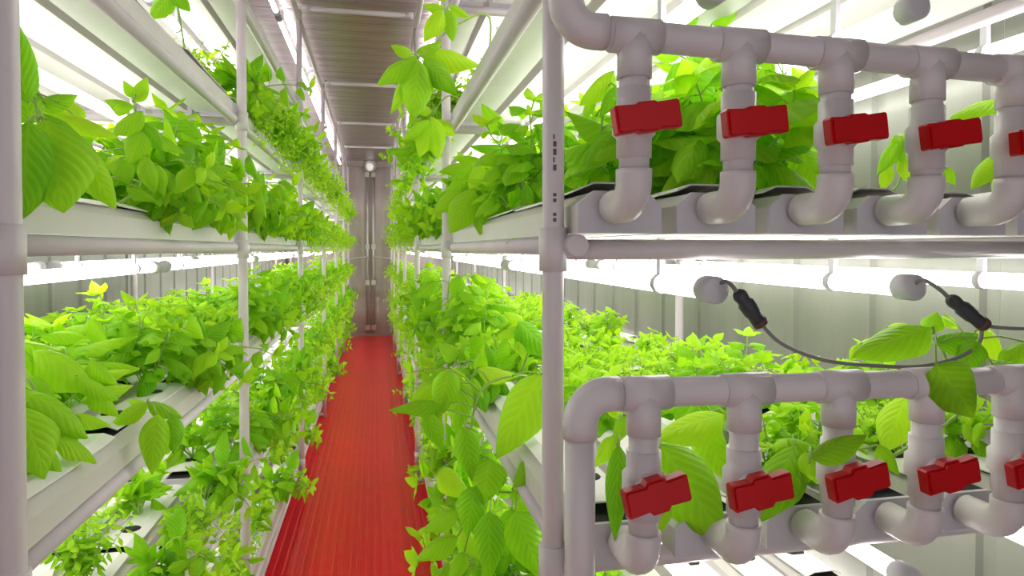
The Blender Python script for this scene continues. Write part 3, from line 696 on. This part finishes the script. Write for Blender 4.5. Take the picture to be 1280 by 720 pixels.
hero('basil with a dark folded leaf beside the first post, waist-high shelf, valve rack', 'R', 2, 0, 1.36,
     [[(660, 440, 1.35), (656, 410, 1.34)]],
     [(648, 402, 692, 446, 1.3, 0, .66, Dk, .7), (684, 398, 680, 358, 1.34, 0, .4, .75, .2), (652, 408, 622, 420, 1.32, 0, .6, .6, 1.), (660, 418, 690, 420, 1.32, 0, .6, .8, 1.), (650, 420, 655, 450, 1.3, 0, .7, .85), (655, 402, 630, 390, 1.38, 0, .6, .9)], 14)
hero('dark basil leaves climbing the second post, waist-high shelf, valve rack', 'R', 2, 0, 1.93,
     [[(566, 420, 1.92), (560, 380, 1.9), (562, 345, 1.9)]],
     [(574, 345, 566, 376, 1.86, 0, .6, .15), (546, 352, 522, 372, 1.88, 0, .6, .15), (552, 378, 524, 392, 1.86, 0, .6, .2), (572, 382, 556, 412, 1.84, 0, .7, .3), (562, 418, 566, 458, 1.84, 0, .7, .35), (588, 345, 620, 352, 1.9, 0, .6, .4, 1.), (600, 350, 636, 370, 1.86, 0, .5, .4, .9), (580, 395, 604, 408, 1.84, 0, .7, .5, 1.), (575, 365, 600, 375, 1.86, 0, .7, .5, 1.)], 15)
# behind and over the lower manifold
hero('basil with one huge veined leaf between the first two drop pipes, waist-high shelf', 'R', 2, 0, .88,
     [[(800, 600, .88), (812, 560, .86), (850, 530, .85), (890, 515, .85)]],
     [(826, 556, 908, 682, .745, -.05, .62, .28, .3, .35), (906, 518, 818, 548, .84, -.01, .52, .85, .9, .6), (878, 528, 912, 606, .84, 0, .55, .5, .4), (862, 505, 824, 512, .88, 0, .5, .12), (872, 502, 912, 518, .9, 0, .5, .15), (834, 622, 824, 668, .70, -.01, .5, .55, .2)], 16)
hero('basil with one long dark leaf beside the manifold downpipe, waist-high shelf, valve rack', 'R', 2, 0, .80,
     [[(768, 600, .80), (772, 556, .79), (778, 525, .79)]],
     [(774, 556, 768, 676, .74, -.045, .28, .05, .1, .5), (766, 545, 744, 584, .80, 0, .6, .5), (782, 520, 768, 556, .78, 0, .5, .25), (776, 520, 756, 508, .82, 0, .5, .7)], 17)
hero('basil drooping between the second and third drop pipes, waist-high shelf, valve rack', 'R', 2, 1, .90,
     [[(980, 600, .88), (985, 560, .87), (990, 535, .87)]],
     [(994, 556, 952, 650, .75, -.06, .5, .3, .3), (985, 540, 950, 562, .86, 0, .5, .6, .9), (988, 530, 1012, 552, .86, 0, .5, .4), (1000, 580, 985, 632, .73, -.03, .5, .45), (975, 528, 950, 520, .9, 0, .5, .3)], 18)
hero('basil leaf poking out in front of the third drop pipe, waist-high shelf, valve rack', 'R', 2, 2, .80,
     [[(1010, 590, .76), (1012, 560, .70)]],
     [(1014, 572, 1084, 542, .615, -.002, .48, .3, .7), (1012, 580, 1036, 610, .68, 0, .5, .4), (1010, 565, 1000, 600, .72, 0, .5, .5)], 19)
hero('basil with a yellow leaf between the third and fourth drop pipes, waist-high shelf', 'R', 2, 2, .92,
     [[(1110, 590, .90), (1112, 540, .88), (1120, 505, .88)]],
     [(1132, 496, 1104, 566, .79, -.02, .62, .95, .3), (1098, 556, 1124, 594, .74, -.02, .6, .35), (1096, 510, 1080, 545, .88, 0, .5, .6), (1120, 500, 1142, 540, .86, 0, .55, .8)], 20)
hero('basil arching up and draping a veined leaf over the lower header pipe', 'R', 2, 3, .80,
     [[(1195, 520, .78), (1186, 460, .74), (1168, 418, .73)], [(1186, 440, .74), (1215, 424, .73)]],
     [(1164, 410, 1066, 446, .72, 0, .46, .4, .7, .5), (1160, 414, 1172, 390, .74, 0, .95, .3), (1168, 430, 1224, 416, .73, 0, .55, .15, .8), (1218, 424, 1208, 466, .70, 0, .85, .1, .3), (1170, 456, 1218, 524, .632, -.01, .85, .25, .3, .7), (1224, 412, 1256, 452, .76, 0, .7, .85), (1284, 428, 1246, 456, .74, 0, .55, .4, .8), (1240, 455, 1300, 470, .72, 0, .5, .3, .9), (1075, 430, 1062, 450, .78, 0, .8, .8), (1150, 412, 1110, 408, .77, 0, .55, .6), (1178, 395, 1200, 410, .77, 0, .6, .45)], 21)
# behind the upper manifold
hero('basil with big shaded leaves between the first two drop pipes, chest-high shelf', 'R', 3, 1, .98,
     [[(850, 215, .98), (860, 140, .97), (862, 85, .97)]],
     [(842, 80, 894, 146, .92, 0, .78, .1, .3), (866, 62, 910, 120, .95, 0, .7, .2, .3), (836, 155, 814, 236, .90, 0, .38, .18, .2), (850, 70, 812, 64, .96, 0, .5, .3, .6), (870, 160, 905, 215, .92, 0, .6, .6), (835, 125, 812, 160, .96, 0, .7, .75), (858, 170, 838, 225, .95, 0, .5, .8), (880, 130, 912, 175, .97, 0, .6, .8), (850, 40, 872, -4, 1.0, 0, .55, .3), (890, 30, 922, 16, 1.0, 0, .5, .3, .9)], 22)
hero('basil with long shaded leaves between the second and third drop pipes, chest-high shelf, valve rack', 'R', 3, 2, .95,
     [[(985, 225, .95), (985, 150, .94), (980, 95, .94)]],
     [(954, 164, 972, 242, .88, 0, .48, .25, .2), (944, 178, 952, 240, .9, 0, .5, .35, .2), (1000, 186, 1026, 238, .88, 0, .75, .5, .4), (942, 98, 988, 126, .92, 0, .6, .85, .8), (966, 76, 942, 112, .92, 0, .6, .25), (990, 84, 1030, 116, .94, 0, .5, .75, .9), (1005, 130, 1035, 170, .92, 0, .6, .4), (985, 130, 960, 160, .92, 0, .7, .5), (990, 140, 1012, 175, .9, 0, .6, .7), (975, 70, 1005, 60, .96, 0, .5, .5)], 23)
hero('basil behind the manifold riser and first drop pipe, chest-high shelf, valve rack', 'R', 3, 0, .93,
     [[(745, 230, .92), (752, 160, .9), (758, 110, .9)]],
     [(770, 162, 730, 214, .87, 0, .55, .2, .4), (768, 88, 724, 132, .9, 0, .5, .7, .6), (770, 108, 750, 146, .88, 0, .5, .15), (745, 145, 722, 172, .92, 0, .6, .6), (755, 190, 728, 226, .92, 0, .6, .75), (742, 120, 728, 150, .94, 0, .5, .45), (760, 215, 735, 240, .9, 0, .6, .85)], 24)
hero('small basil with drooping leaves between the third and fourth drop pipes, chest-high shelf', 'R', 3, 4, .95,
     [[(1122, 232, .95), (1124, 180, .94)]],
     [(1128, 170, 1096, 218, .92, 0, .42, .3, .4), (1118, 170, 1130, 206, .92, 0, .5, .5), (1128, 195, 1140, 232, .92, 0, .5, .6), (1112, 205, 1102, 240, .93, 0, .5, .8), (1184, 210, 1194, 232, .92, 0, .6, .3), (1124, 168, 1146, 186, .95, 0, .5, .6)], 25)
hero('lone basil shoot with pale green leaves by the wall, chest-high shelf, valve rack', 'R', 3, 5, .93,
     [[(1262, 235, .93), (1262, 180, .9), (1264, 135, .89)]],
     [(1258, 126, 1188, 147, .86, 0, .36, .45, .8), (1250, 190, 1214, 236, .86, 0, .48, .55, .4), (1266, 130, 1300, 150, .9, 0, .5, .5), (1255, 215, 1240, 240, .88, 0, .5, .5)], 26)

for (side, ti, b, r), row in count.items():
    for n, (y, t, style) in enumerate(sorted(row, key=lambda q: q[0])):
        if t: t['label'] = f'{ADJ[style]}, {ORD[n]} in {ROW[r]} row, {ORD[b]} bay from near end, {SHELF[ti]} shelf, {RACK[side]}'

# ------------------------------------------------------------------ light and picture
w = bpy.data.worlds.new('world'); scene.world = w; w.use_nodes = True
w.node_tree.nodes['Background'].inputs['Color'].default_value = (1.0, .96, .97, 1)
w.node_tree.nodes['Background'].inputs['Strength'].default_value = .36
vs = scene.view_settings; vs.view_transform = 'Standard'; vs.look = 'None'; vs.exposure = 1.0; vs.gamma = 1.0; vs.use_curve_mapping = False
